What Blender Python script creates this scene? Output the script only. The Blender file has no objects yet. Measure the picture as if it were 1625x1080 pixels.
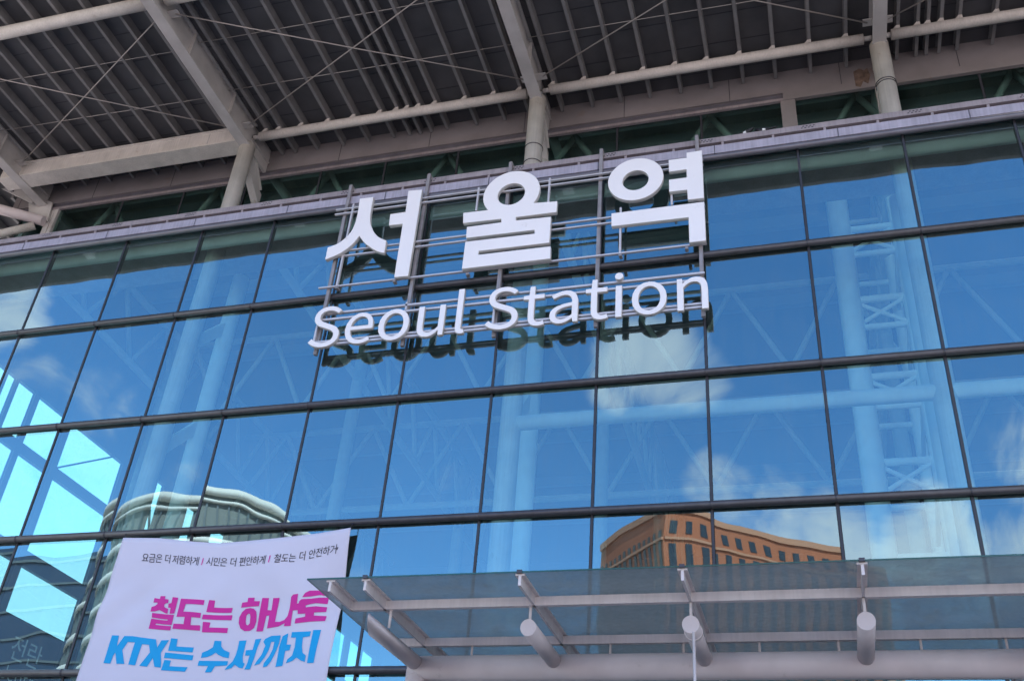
import bpy, bmesh, math, random
from mathutils import Vector, Matrix
from mathutils.geometry import tessellate_polygon
random.seed(7)
S = bpy.context.scene
COL = S.collection
R_ = math.radians

# ------------------------------------------------------------------ camera
F_PX = 1627.216                      # focal length in pixels of the 1625 px wide photograph
CAM = Vector((19.5573, -15.868, 1.65))
YAW, PIT, ROL = -0.32279, 0.58960, 0.08796
_f = Vector((math.sin(YAW)*math.cos(PIT), math.cos(YAW)*math.cos(PIT), math.sin(PIT)))
_r = Vector((math.cos(YAW), -math.sin(YAW), 0)); _u = _r.cross(_f)
_r, _u = math.cos(ROL)*_r + math.sin(ROL)*_u, -math.sin(ROL)*_r + math.cos(ROL)*_u
cam_d = bpy.data.cameras.new('camera'); cam = bpy.data.objects.new('camera', cam_d); COL.objects.link(cam)
cam_d.sensor_width = 36; cam_d.lens = F_PX/1625*36; cam_d.clip_start = .1; cam_d.clip_end = 3000
cam.matrix_world = Matrix.Translation(CAM) @ Matrix((_r, _u, -_f)).transposed().to_4x4()
S.camera = cam

def ray(x, y): return _f + _r*((x-812.5)/F_PX) - _u*((y-540)/F_PX)
def PY(x, y, v):                     # photo pixel -> point on the plane y = v
    d = ray(x, y); return CAM + d*((v-CAM.y)/d.y)
def PZ(x, y, v):
    d = ray(x, y); return CAM + d*((v-CAM.z)/d.z)
def PX(x, y, v):
    d = ray(x, y); return CAM + d*((v-CAM.x)/d.x)

# ------------------------------------------------------------------ light
SUN_AZ, SUN_EL = R_(28), R_(50)      # the sun stands behind the station (its front is in shade)
EXPOSURE = 1.55
w = bpy.data.worlds.new('World'); S.world = w; w.use_nodes = True
nt = w.node_tree; nt.nodes.clear()
def N(t, **k):
    n = nt.nodes.new(t)
    for a, b in k.items(): setattr(n, a, b)
    return n
sky = N('ShaderNodeTexSky'); sky.sky_type = 'NISHITA'; sky.sun_disc = False
sky.sun_elevation = SUN_EL; sky.sun_rotation = SUN_AZ
sky.altitude = 50; sky.air_density = 1.0; sky.dust_density = .4; sky.ozone_density = 2.5
hs = N('ShaderNodeHueSaturation'); hs.inputs['Saturation'].default_value = 1.25; hs.inputs['Value'].default_value = 1.45
nt.links.new(sky.outputs[0], hs.inputs['Color'])
tc = N('ShaderNodeTexCoord')
nz = N('ShaderNodeTexNoise'); nz.inputs['Scale'].default_value = 6.5; nz.inputs['Detail'].default_value = 9
nz.inputs['Roughness'].default_value = .6; nz.inputs['Distortion'].default_value = .8
nt.links.new(tc.outputs['Generated'], nz.inputs['Vector'])
def mth(op, a, b=None, c=None, clamp=False):
    n = N('ShaderNodeMath', operation=op); n.use_clamp = clamp
    for i, v in enumerate((a, b, c)):
        if v is None: continue
        if isinstance(v, (int, float)): n.inputs[i].default_value = v
        else: nt.links.new(v, n.inputs[i])
    return n.outputs[0]
def blob(d, r, amp=1.0):             # a patch of cloud round direction d, radius r degrees
    n = N('ShaderNodeVectorMath', operation='DOT_PRODUCT'); nt.links.new(tc.outputs['Generated'], n.inputs[0])
    n.inputs[1].default_value = d
    mr = N('ShaderNodeMapRange', interpolation_type='SMOOTHSTEP'); nt.links.new(n.outputs['Value'], mr.inputs['Value'])
    mr.inputs['From Min'].default_value = math.cos(R_(r)); mr.inputs['From Max'].default_value = math.cos(R_(r*.15))
    mr.inputs['To Max'].default_value = amp
    return mr.outputs['Result']
def mir(px, py):
    d = ray(px, py).normalized(); return (d.x, -d.y, d.z)
def azel(a, e): return (math.sin(R_(a))*math.cos(R_(e)), math.cos(R_(a))*math.cos(R_(e)), math.sin(R_(e)))
CLOUDS = [(mir(1035, 560), 4.2, .36), (mir(985, 610), 2.6, .26), (mir(1150, 790), 3.2, .26), (mir(1230, 820), 3.2, .27), (mir(1320, 850), 3.4, .33),
          (mir(1470, 850), 4.2, .36), (mir(1570, 880), 4.2, .34), (mir(1640, 710), 4.2, .30), (mir(0, 470), 3.2, .28),
          (mir(175, 645), 2.6, .11), (mir(60, 620), 2.0, .06), (mir(290, 700), 2.4, .10), (mir(1105, 590), 3.0, .24),
          # the rest of the sky, which only lights the place: a cloudy west, clouds overhead and behind the photographer
          (azel(-45, 18), 34, .42), (azel(30, 12), 40, .40), (azel(0, 80), 24, .30), (azel(112, 26), 46, .52), (azel(-106, 26), 25, .52),
          (azel(150, 10), 30, .3)]
acc = None
for d, r, a in CLOUDS:
    b = blob(d, r, a); acc = b if acc is None else mth('MAXIMUM', acc, b)
dens = mth('ADD', nz.outputs['Fac'], acc)
cov = N('ShaderNodeMapRange', interpolation_type='SMOOTHSTEP'); nt.links.new(dens, cov.inputs['Value'])
cov.inputs['From Min'].default_value = .63; cov.inputs['From Max'].default_value = .90; cov.inputs['To Max'].default_value = .95
cloud_col = N('ShaderNodeRGB'); cloud_col.outputs[0].default_value = (5.0, 5.4, 6.2, 1)
mixc = N('ShaderNodeMix', data_type='RGBA'); nt.links.new(cov.outputs[0], mixc.inputs[0])
nt.links.new(hs.outputs[0], mixc.inputs[6]); nt.links.new(cloud_col.outputs[0], mixc.inputs[7])
bg = N('ShaderNodeBackground'); bg.inputs['Strength'].default_value = .12
nt.links.new(mixc.outputs[2], bg.inputs['Color'])
wo = N('ShaderNodeOutputWorld'); nt.links.new(bg.outputs[0], wo.inputs['Surface'])

sl = bpy.data.lights.new('sun', 'SUN'); sl.energy = 3.6; sl.angle = R_(.5); sl.color = (1, .95, .87)
so = bpy.data.objects.new('sun', sl); COL.objects.link(so)
so.rotation_euler = Vector(azel(28, 50)).to_track_quat('Z', 'Y').to_euler(); so.location = (40, 60, 90)

S.view_settings.view_transform = 'Standard'; S.view_settings.look = 'None'
S.view_settings.gamma = 1; S.view_settings.exposure = EXPOSURE
S.render.engine = 'CYCLES'
S.cycles.use_denoising = True
S.cycles.max_bounces = 10; S.cycles.transparent_max_bounces = 24; S.cycles.glossy_bounces = 5
S.cycles.caustics_reflective = False; S.cycles.caustics_refractive = False

# ------------------------------------------------------------------ materials
def mat(name, col, rough=.5, metal=0, var=0, vscale=3, bump=0, bscale=40, streak=0, spec=.5, dirt=None):
    m = bpy.data.materials.new(name); m.use_nodes = True; t = m.node_tree; p = t.nodes['Principled BSDF']
    p.inputs['Base Color'].default_value = (*col, 1); p.inputs['Roughness'].default_value = rough; p.inputs['Metallic'].default_value = metal
    p.inputs['Specular IOR Level'].default_value = spec
    L = t.links.new; tcn = t.nodes.new('ShaderNodeTexCoord'); geo = t.nodes.new('ShaderNodeNewGeometry')
    cur = None
    if var or streak:
        n = t.nodes.new('ShaderNodeTexNoise'); n.inputs['Scale'].default_value = vscale; n.inputs['Detail'].default_value = 6
        L(geo.outputs['Position'], n.inputs['Vector'])
        mr = t.nodes.new('ShaderNodeMapRange'); L(n.outputs['Fac'], mr.inputs['Value'])
        mr.inputs['From Min'].default_value = .3; mr.inputs['From Max'].default_value = .7
        mr.inputs['To Min'].default_value = 1-var; mr.inputs['To Max'].default_value = 1+var*.35
        val = mr.outputs['Result']
        if streak:                    # rain streaks running down the surface
            mp = t.nodes.new('ShaderNodeMapping'); mp.inputs['Scale'].default_value = (26, 26, .9); L(geo.outputs['Position'], mp.inputs['Vector'])
            n2 = t.nodes.new('ShaderNodeTexNoise'); n2.inputs['Scale'].default_value = 1; n2.inputs['Detail'].default_value = 4; L(mp.outputs[0], n2.inputs['Vector'])
            m2 = t.nodes.new('ShaderNodeMapRange'); L(n2.outputs['Fac'], m2.inputs['Value'])
            m2.inputs['From Min'].default_value = .35; m2.inputs['From Max'].default_value = .6
            m2.inputs['To Min'].default_value = 1-streak; m2.inputs['To Max'].default_value = 1
            mu = t.nodes.new('ShaderNodeMath'); mu.operation = 'MULTIPLY'; L(val, mu.inputs[0]); L(m2.outputs['Result'], mu.inputs[1]); val = mu.outputs[0]
        mx = t.nodes.new('ShaderNodeMix'); mx.data_type = 'RGBA'; mx.blend_type = 'MULTIPLY'; mx.inputs[0].default_value = 1
        mx.inputs[6].default_value = (*col, 1); L(val, mx.inputs[7]); cur = mx.outputs[2]
    if dirt:                          # rust / grime patches: (colour, amount, scale)
        n = t.nodes.new('ShaderNodeTexNoise'); n.inputs['Scale'].default_value = dirt[2]; n.inputs['Detail'].default_value = 8; n.inputs['Roughness'].default_value = .7
        L(geo.outputs['Position'], n.inputs['Vector'])
        mr = t.nodes.new('ShaderNodeMapRange'); L(n.outputs['Fac'], mr.inputs['Value'])
        mr.inputs['From Min'].default_value = .62; mr.inputs['From Max'].default_value = .74; mr.inputs['To Max'].default_value = dirt[1]
        mx = t.nodes.new('ShaderNodeMix'); mx.data_type = 'RGBA'; L(mr.outputs['Result'], mx.inputs[0])
        if cur: L(cur, mx.inputs[6])
        else: mx.inputs[6].default_value = (*col, 1)
        mx.inputs[7].default_value = (*dirt[0], 1); cur = mx.outputs[2]
    if cur: L(cur, p.inputs['Base Color'])
    if bump:
        n = t.nodes.new('ShaderNodeTexNoise'); n.inputs['Scale'].default_value = bscale; n.inputs['Detail'].default_value = 4
        L(geo.outputs['Position'], n.inputs['Vector'])
        b = t.nodes.new('ShaderNodeBump'); b.inputs['Strength'].default_value = bump; b.inputs['Distance'].default_value = .01
        L(n.outputs['Fac'], b.inputs['Height']); L(b.outputs[0], p.inputs['Normal'])
    return m

def glass(name, T, Rc, base, warp=.010, bow=.004, dirt=.03, dirtcol=(.5, .55, .5), ior=1.5, soft=(.15, .4), tilt=0, trans=0):
    m = bpy.data.materials.new(name); m.use_nodes = True; t = m.node_tree; t.nodes.clear(); L = t.links.new
    def A(k, **kw):
        n = t.nodes.new(k)
        for a, b in kw.items(): setattr(n, a, b)
        return n
    tcn, oi, geo = A('ShaderNodeTexCoord'), A('ShaderNodeObjectInfo'), A('ShaderNodeNewGeometry')
    off = A('ShaderNodeVectorMath', operation='SCALE'); off.inputs[0].default_value = (31, 17, 53); L(oi.outputs['Random'], off.inputs['Scale'])
    ad = A('ShaderNodeVectorMath', operation='ADD'); L(tcn.outputs['Object'], ad.inputs[0]); L(off.outputs[0], ad.inputs[1])
    n1 = A('ShaderNodeTexNoise'); n1.inputs['Scale'].default_value = .9; n1.inputs['Detail'].default_value = 1.2; L(ad.outputs[0], n1.inputs['Vector'])
    s1 = A('ShaderNodeVectorMath', operation='SUBTRACT'); L(n1.outputs['Color'], s1.inputs[0]); s1.inputs[1].default_value = (.5, .5, .5)
    s2 = A('ShaderNodeVectorMath', operation='SCALE'); L(s1.outputs[0], s2.inputs[0]); s2.inputs['Scale'].default_value = warp*2
    s3 = A('ShaderNodeVectorMath', operation='SCALE'); L(tcn.outputs['Object'], s3.inputs[0]); s3.inputs['Scale'].default_value = bow
    a2 = A('ShaderNodeVectorMath', operation='ADD'); L(s2.outputs[0], a2.inputs[0]); L(s3.outputs[0], a2.inputs[1])
    wn = A('ShaderNodeTexWhiteNoise', noise_dimensions='1D'); L(oi.outputs['Random'], wn.inputs['W'])
    w1 = A('ShaderNodeVectorMath', operation='SUBTRACT'); L(wn.outputs['Color'], w1.inputs[0]); w1.inputs[1].default_value = (.5, .5, .5)
    w2 = A('ShaderNodeVectorMath', operation='SCALE'); L(w1.outputs[0], w2.inputs[0]); w2.inputs['Scale'].default_value = tilt
    w3 = A('ShaderNodeVectorMath', operation='ADD'); L(a2.outputs[0], w3.inputs[0]); L(w2.outputs[0], w3.inputs[1]); a2 = w3
    a3 = A('ShaderNodeVectorMath', operation='ADD'); L(geo.outputs['Normal'], a3.inputs[0]); L(a2.outputs[0], a3.inputs[1])
    nn = A('ShaderNodeVectorMath', operation='NORMALIZE'); L(a3.outputs[0], nn.inputs[0])
    fr = A('ShaderNodeFresnel'); fr.inputs['IOR'].default_value = ior
    fa = A('ShaderNodeMath', operation='ADD', use_clamp=True); L(fr.outputs[0], fa.inputs[0]); 
    vb = A('ShaderNodeMapRange'); L(oi.outputs['Random'], vb.inputs['Value']); vb.inputs['To Min'].default_value = base*(.9 if tilt else 1); vb.inputs['To Max'].default_value = base*(1.1 if tilt else 1); L(vb.outputs['Result'], fa.inputs[1])
    gl = A('ShaderNodeBsdfGlossy'); gl.inputs['Roughness'].default_value = 0; gl.inputs['Color'].default_value = (*Rc, 1); L(nn.outputs[0], gl.inputs['Normal'])
    tr = A('ShaderNodeBsdfTransparent'); tr.inputs['Color'].default_value = (*T, 1)
    mx = A('ShaderNodeMixShader'); L(fa.outputs[0], mx.inputs[0]); L(tr.outputs[0], mx.inputs[1]); L(gl.outputs[0], mx.inputs[2])
    out = A('ShaderNodeOutputMaterial')
    # thin film of dust with rain streaks
    mp = A('ShaderNodeMapping'); mp.inputs['Scale'].default_value = (14, 14, .6); L(geo.outputs['Position'], mp.inputs['Vector'])
    n2 = A('ShaderNodeTexNoise'); n2.inputs['Scale'].default_value = 1; n2.inputs['Detail'].default_value = 5; L(mp.outputs[0], n2.inputs['Vector'])
    n3 = A('ShaderNodeTexNoise'); n3.inputs['Scale'].default_value = 2.2; n3.inputs['Detail'].default_value = 6; L(geo.outputs['Position'], n3.inputs['Vector'])
    mu = A('ShaderNodeMath', operation='MULTIPLY'); L(n2.outputs['Fac'], mu.inputs[0]); L(n3.outputs['Fac'], mu.inputs[1])
    mr = A('ShaderNodeMapRange'); L(mu.outputs[0], mr.inputs['Value']); mr.inputs['From Min'].default_value = soft[0]; mr.inputs['From Max'].default_value = soft[1]
    mr.inputs['To Min'].default_value = dirt*.4; mr.inputs['To Max'].default_value = dirt*1.6
    df = A('ShaderNodeBsdfDiffuse'); df.inputs['Color'].default_value = (*dirtcol, 1)
    tl = A('ShaderNodeBsdfTranslucent'); tl.inputs['Color'].default_value = (*dirtcol, 1)
    md = A('ShaderNodeMixShader'); md.inputs[0].default_value = trans; L(df.outputs[0], md.inputs[1]); L(tl.outputs[0], md.inputs[2])
    m2 = A('ShaderNodeMixShader'); L(mr.outputs['Result'], m2.inputs[0]); L(mx.outputs[0], m2.inputs[1]); L(md.outputs[0], m2.inputs[2])
    L(m2.outputs[0], out.inputs['Surface'])
    return m
def clear(name, T):
    m = bpy.data.materials.new(name); m.use_nodes = True; t = m.node_tree; t.nodes.clear()
    tr = t.nodes.new('ShaderNodeBsdfTransparent'); tr.inputs['Color'].default_value = (*T, 1); o = t.nodes.new('ShaderNodeOutputMaterial')
    t.links.new(tr.outputs[0], o.inputs['Surface']); return m

def translucent(name, col):
    m = bpy.data.materials.new(name); m.use_nodes = True; t = m.node_tree; t.nodes.clear()
    a = t.nodes.new('ShaderNodeBsdfTranslucent'); a.inputs['Color'].default_value = (*col, 1); o = t.nodes.new('ShaderNodeOutputMaterial')
    t.links.new(a.outputs[0], o.inputs['Surface']); return m
M = dict(
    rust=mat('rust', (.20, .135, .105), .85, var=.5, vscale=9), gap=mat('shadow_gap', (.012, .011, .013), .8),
    skylight=translucent('skylight_sheet', (.45, .46, .46)),
    facade_glass=glass('facade_glass', (.72, 1.0, .97), (.71, .95, 1.0), .25, .0055, .0013, .024, tilt=.011),
    clere_glass=glass('clerestory_glass', (.74, 1.0, .93), (.6, .95, .9), .01, .004, .002, .03, (.3, .45, .42)),
    side_glass=glass('side_glass', (.36, .66, .71), (.9, 1, 1), .03, .003, .002, .02),
    canopy_glass=glass('canopy_glass', (.60, .70, .70), (.8, .95, .95), .05, .003, .002, .64, (.32, .345, .325), soft=(-.45, .55), trans=.45),
    glass_back=clear('glass_back', (1, 1, 1)),
    glass_edge=mat('glass_edge', (.03, .10, .09), .2),
    mullion=mat('dark_mullion', (.035, .035, .045), .45),
    transom=mat('transom_metal', (.075, .072, .085), .38, .3, var=.2, vscale=8),
    gutter=mat('gutter_metal', (.46, .42, .50), .5, .2, var=.15, vscale=2.5, streak=.16),
    rail=mat('ledge_metal', (.34, .29, .31), .6, .1, var=.2, vscale=3, streak=.15),
    roll=mat('roll_metal', (.16, .15, .18), .4, .3, var=.2, vscale=3),
    fascia=mat('fascia_panel', (.25, .222, .228), .6, var=.2, vscale=1.2, dirt=((.20, .09, .04), .6, .7)),
    white_steel=mat('cream_steel', (.72, .665, .62), .5, var=.16, vscale=2.2, streak=.10, dirt=((.28, .16, .09), .55, 3.1)),
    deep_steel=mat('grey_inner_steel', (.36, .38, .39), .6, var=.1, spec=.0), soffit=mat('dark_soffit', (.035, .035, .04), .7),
    mid_steel=mat('pale_inner_steel', (.24, .26, .27), .6, var=.1, spec=.0),
    inner_steel=mat('white_inner_steel', (.88, .88, .87), .6, var=.06, spec=.0),
    beam=mat('beam_steel', (.54, .51, .50), .55, var=.18, vscale=1.8, dirt=((.22, .14, .10), .5, 1.7)),
    purlin=mat('purlin_steel', (.235, .226, .23), .6, var=.2, vscale=2.5, dirt=((.16, .10, .08), .4, 2)),
    deck=mat('roof_deck', (.095, .092, .10), .7, var=.3, vscale=1.1),
    wire=mat('tie_wire', (.42, .38, .36), .4, .4),
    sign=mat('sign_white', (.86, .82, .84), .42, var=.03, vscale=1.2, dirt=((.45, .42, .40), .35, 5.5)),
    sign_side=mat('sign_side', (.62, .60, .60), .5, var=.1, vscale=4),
    signpost=mat('sign_post', (.33, .30, .31), .5, .2, var=.25, vscale=4, streak=.2),
    signrail=mat('sign_rail', (.60, .57, .60), .45, .2, var=.15, vscale=4),
    cloth=mat('banner_cloth', (.64, .61, .73), .8, var=.04, vscale=1, bump=.15, bscale=260),
    magenta=mat('magenta_ink', (.62, .02, .30), .75), blue=mat('blue_ink', (.0, .34, .70), .75), black=mat('black_ink', (.022, .018, .035), .75),
    canopy=mat('canopy_paint', (.74, .66, .66), .45, var=.10, vscale=3, streak=.08),
    canopy_tube=mat('canopy_tube_paint', (.68, .59, .60), .5, var=.12, vscale=2.2, dirt=((.24, .2, .19), .5, 2.4)),
    paving=mat('paving', (.42, .36, .315), .8, var=.15, vscale=.4, bump=.1),
    floor=mat('hall_floor', (.25, .25, .25), .3), dark=mat('dark_panel', (.02, .035, .075), .5), ceiling=mat('hall_ceiling', (.10, .10, .11), .8),
    inner_wall=mat('hall_wall', (.12, .15, .18), .6), frame=mat('side_frame', (.10, .13, .15), .5), letter=mat('shop_letter', (.75, .78, .8), .6),
    brick=mat('orange_tile', (.36, .108, .045), .7, var=.12, vscale=.15), brick_band=mat('orange_band', (.42, .20, .12), .7), window=mat('dark_window', (.03, .035, .04), .15),
    navy_glass=mat('navy_glass', (.025, .055, .11), .2),
    tower=mat('tower_white', (.66, .66, .62), .6, var=.12, vscale=.3), tower_glass=mat('tower_glass', (.17, .19, .19), .2),
    feather=mat('black_feather', (.012, .012, .016), .6), belly=mat('white_feather', (.7, .7, .7), .7), beak=mat('beak_horn', (.03, .03, .03), .5),
)

# ------------------------------------------------------------------ mesh helpers
WLOC = {}
class MB:
    def __init__(s): s.v, s.f, s.m, s.s = [], [], [], []
    def face(s, idx, m=0, sm=False): s.f.append(idx); s.m.append(m); s.s.append(sm)
    def box(s, x0, x1, y0, y1, z0, z1, m=0):
        b = len(s.v)
        s.v += [Vector((x, y, z)) for z in (z0, z1) for y in (y0, y1) for x in (x0, x1)]
        ms = m if isinstance(m, (list, tuple)) else [m]*6      # front(-y), back, left, right, bottom, top
        for q, mm in zip(((0, 1, 5, 4), (3, 2, 6, 7), (2, 0, 4, 6), (1, 3, 7, 5), (2, 3, 1, 0), (4, 5, 7, 6)), ms):
            s.face([b+i for i in q], mm)
        return s
    def bar(s, a, b_, w, h, up=(0, 0, 1), m=0):                # rectangular bar from a to b
        a, b_ = Vector(a), Vector(b_); d = (b_-a).normalized(); up = Vector(up)
        sd = d.cross(up).normalized(); u = sd.cross(d).normalized(); b = len(s.v)
        for p in (a, b_):
            for (i, j) in ((-1, -1), (1, -1), (1, 1), (-1, 1)): s.v.append(p + sd*(i*w/2) + u*(j*h/2))
        for i in range(4): s.face([b+i, b+(i+1) % 4, b+4+(i+1) % 4, b+4+i], m)
        s.face([b+3, b+2, b+1, b], m); s.face([b+4, b+5, b+6, b+7], m)
        return s
    def tube(s, a, b_, r, n=20, m=0, r2=None, caps=True, cut=None):
        a, b_ = Vector(a), Vector(b_); d = (b_-a).normalized(); r2 = r if r2 is None else r2
        t = Vector((0, 0, 1)) if abs(d.z) < .9 else Vector((1, 0, 0)); x = d.cross(t).normalized(); y = x.cross(d).normalized(); b = len(s.v)
        for p, rr in ((a, r), (b_, r2)):
            for i in range(n):
                q = x*math.cos(2*math.pi*i/n) + y*math.sin(2*math.pi*i/n); v = p + q*rr
                if cut is not None and p is b_:                 # oblique end: slide along the axis onto the plane through b_
                    c = Vector(cut); v = v - d*((v-b_).dot(c)/d.dot(c))
                s.v.append(v)
        for i in range(n): j = (i+1) % n; s.face([b+j, b+i, b+n+i, b+n+j], m, True)
        if caps: s.face([b+i for i in range(n)], m); s.face([b+n+i for i in reversed(range(n))], m)
        return s
    def path(s, pts, r, n=8, m=0, closed=False):                # round wire along points (r may be a list)
        pts = [Vector(p) for p in pts]; k = len(pts); b = len(s.v); prev = None
        rr = r if isinstance(r, (list, tuple)) else [r]*k
        for i, p in enumerate(pts):
            q0 = pts[(i-1) % k] if closed or i else p; q1 = pts[(i+1) % k] if closed or i < k-1 else p
            d = (q1-q0).normalized()
            x = d.cross(Vector((0, 0, 1)) if abs(d.z) < .95 else Vector((1, 0, 0))).normalized() if prev is None else (prev - d*prev.dot(d)).normalized()
            prev = x; y = d.cross(x)
            for j in range(n): s.v.append(p + (x*math.cos(2*math.pi*j/n) + y*math.sin(2*math.pi*j/n))*rr[i])
        for i in range(k if closed else k-1):
            i2 = (i+1) % k
            for j in range(n): j2 = (j+1) % n; s.face([b+i*n+j, b+i*n+j2, b+i2*n+j2, b+i2*n+j], m, True)
        if not closed: s.face([b+j for j in reversed(range(n))], m); s.face([b+(k-1)*n+j for j in range(n)], m)
        return s
    def prism(s, poly, ax, a0, a1, m=0):                        # polygon of 2-D points extruded along axis ax ('x','y','z')
        b = len(s.v); n = len(poly)
        def mk(p, q): return Vector((q, p[0], p[1])) if ax == 'x' else Vector((p[0], q, p[1])) if ax == 'y' else Vector((p[0], p[1], q))
        s.v += [mk(p, a0) for p in poly] + [mk(p, a1) for p in poly]
        for i in range(n): j = (i+1) % n; s.face([b+i, b+j, b+n+j, b+n+i], m)
        for t in tessellate_polygon([[Vector((p[0], p[1], 0)) for p in poly]]): s.face([b+i for i in t], m); s.face([b+n+i for i in reversed(t)], m)
        return s
    def build(s, name, mats, parent=None, origin=None, fix=True):
        if not isinstance(mats, (list, tuple)): mats = [mats]
        c = Vector(origin) if origin is not None else sum(((Vector(v)) for v in s.v), Vector())/len(s.v)
        me = bpy.data.meshes.new(name); me.from_pydata([tuple(v-c) for v in s.v], [], s.f)
        for k in mats: me.materials.append(k)
        for p, mm, sm in zip(me.polygons, s.m, s.s): p.material_index = mm; p.use_smooth = sm
        if fix:
            bm = bmesh.new(); bm.from_mesh(me); bmesh.ops.recalc_face_normals(bm, faces=bm.faces); bm.to_mesh(me); bm.free()
        return put(name, me, c, parent)
def put(name, me, c, parent=None):
    o = bpy.data.objects.new(name, me); COL.objects.link(o); WLOC[o.name] = Vector(c)
    if parent is not None: o.parent = parent; o.location = Vector(c) - WLOC[parent.name]
    else: o.location = c
    return o
def tag(o, label=None, cat=None, group=None, kind=None):
    for k, v in (('label', label), ('category', cat), ('group', group), ('kind', kind)):
        if v: o[k] = v
    return o
def thing(name, label, cat, loc, group=None):
    o = bpy.data.objects.new(name, None); COL.objects.link(o); o.location = loc; o.empty_display_size = .5; WLOC[o.name] = Vector(loc)
    return tag(o, label, cat, group)
def outline_mesh(loops, yc, depth, bevel=.006, mats=()):         # closed 2-D loops in (X, Z): a solid letter facing -y, centred on y = yc
    cu = bpy.data.curves.new('outline', 'CURVE'); cu.dimensions = '2D'; cu.fill_mode = 'BOTH'
    for lp in loops:
        sp = cu.splines.new('POLY'); sp.points.add(len(lp)-1); sp.use_cyclic_u = True
        for p, q in zip(sp.points, lp): p.co = (q[0], q[1], 0, 1)
    cu.extrude = depth/2 - bevel; cu.bevel_depth = bevel; cu.bevel_resolution = 1; cu.offset = -bevel
    ob = bpy.data.objects.new('outline', cu); COL.objects.link(ob); bpy.context.view_layer.update()
    me = bpy.data.meshes.new_from_object(ob.evaluated_get(bpy.context.evaluated_depsgraph_get()))
    bpy.data.objects.remove(ob); bpy.data.curves.remove(cu)
    co = [v.co.copy() for v in me.vertices]
    c = Vector((sum(v.x for v in co)/len(co), yc, sum(v.y for v in co)/len(co)))
    for v, q in zip(me.vertices, co): v.co = Vector((q.x, yc - q.z, q.y)) - c
    me.materials.clear()
    for k in mats: me.materials.append(k)
    me.update()
    if len(mats) > 1:
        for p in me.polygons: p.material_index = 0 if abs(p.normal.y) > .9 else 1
    return me, c
def circle3(a, b, c):
    ax, ay, bx, by, cx, cy = *a, *b, *c; d = 2*(ax*(by-cy)+bx*(cy-ay)+cx*(ay-by))
    ux = ((ax*ax+ay*ay)*(by-cy)+(bx*bx+by*by)*(cy-ay)+(cx*cx+cy*cy)*(ay-by))/d
    uy = ((ax*ax+ay*ay)*(cx-bx)+(bx*bx+by*by)*(ax-cx)+(cx*cx+cy*cy)*(bx-ax))/d
    return ux, uy, math.hypot(ax-ux, ay-uy)
def catmull(pts, n=5):
    out = []
    for i in range(len(pts)-1):
        p0 = pts[max(i-1, 0)]; p1 = pts[i]; p2 = pts[i+1]; p3 = pts[min(i+2, len(pts)-1)]
        for k in range(n):
            t = k/n
            out.append(tuple(.5*(2*p1[j] + (p2[j]-p0[j])*t + (2*p0[j]-5*p1[j]+4*p2[j]-p3[j])*t*t + (3*p1[j]-p0[j]-3*p2[j]+p3[j])*t**3) for j in (0, 1)))
    return out
# ------------------------------------------------------------------ ground
MB().box(-220, 260, -330, 120, -.3, 0).build('ground', M['paving'])['kind'] = 'structure'

# ------------------------------------------------------------------ station building
GT = 16.899                                                     # top of the big glass front
XS = [-1.95, 0.05, 2.064, 4.173, 6.264, 8.183, 10.113, 12.026, 13.942, 15.97, 18.0, 19.991, 22.0, 24.025, 26.03, 28.03]
ZS = [GT, GT-2.528, GT-5.214, GT-7.810, 6.41, 3.8, .25]
DX = [-1.2, 6.0, 14.04, 22.03, 30.05]                            # column lines
st = thing('station_building', 'long blue glass railway station front under a wide steel roof with slender round columns', 'station', (13, 0, 0))

for i in range(len(XS)-1):
    for j in range(len(ZS)-1):
        x0, x1, z1, z0 = XS[i]+.03, XS[i+1]-.03, ZS[j]-.03, ZS[j+1]+.03
        MB().box(x0, x1, -.012, .012, z0, z1, [0, 1, 2, 2, 2, 2]).build('glass_pane', [M['facade_glass'], M['glass_back'], M['glass_edge']], st)
for x in XS:
    MB().box(x-.022, x+.022, -.03, .09, .25, GT).build('mullion', M['mullion'], st)
for z in ZS[1:]:
    m = MB(); m.tube((XS[0]-.1, -.085, z), (XS[-1]+.1, -.085, z), .066, 20); m.box(XS[0], XS[-1], -.03, .06, z-.03, z+.03)
    for x in XS: m.tube((x-.02, -.085, z), (x+.02, -.085, z), .069, 20)
    m.build('transom', M['transom'], st)
MB().box(-2.2, 28.3, -.06, .3, 0, .25).build('plinth', M['rail'], st)
MB().box(52, 52.3, 0, 33, 0, 21.459).build('hall_wall', M['inner_wall'], st)
MB().box(28.1, 52, -.1, .2, 0, 17.1).build('wall', M['fascia'], st)

# gutter over the glass: dark roll, lilac sheet, shadow gap, upper rail
gx0, gx1 = -14.0, 46.0
g = MB(); g.box(gx0, gx1, -.18, .25, 16.93, 17.15)
gut = g.build('gutter', M['gutter'], st)
m = MB(); m.tube((gx0, -.13, 16.87), (gx1, -.13, 16.87), .062, 18); m.box(gx0, gx1, -.12, .2, GT, 16.925); m.build('gutter_roll', M['roll'], gut)
m = MB(); m.box(gx0, gx1, -.16, .02, 17.255, 17.40); m.box(gx0, gx1, .02, 2.09, 17.22, 17.30); m.build('ledge', M['rail'], gut)
MB().box(gx0, gx1, .0, .04, 17.15, 17.254).build('gap_shade_strip', M['gap'], gut)  # near-black strip: the shade inside the gap is put into its colour
m = MB(); x = gx0+.5
while x < gx1:
    MB().box(x-.012, x+.012, -.184, -.12, 16.93, 17.152).build('sheet_joint', M['roll'], gut); x += 2.45
m = MB(); x = gx0+.9
while x < gx1:
    MB().box(x-.025, x+.025, -.15, -.02, 17.16, 17.26).build('rail_bracket', M['rail'], gut); x += 1.02
m = MB(); x = gx0+1.3                                            # clusters of drain holes in the rail
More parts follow.
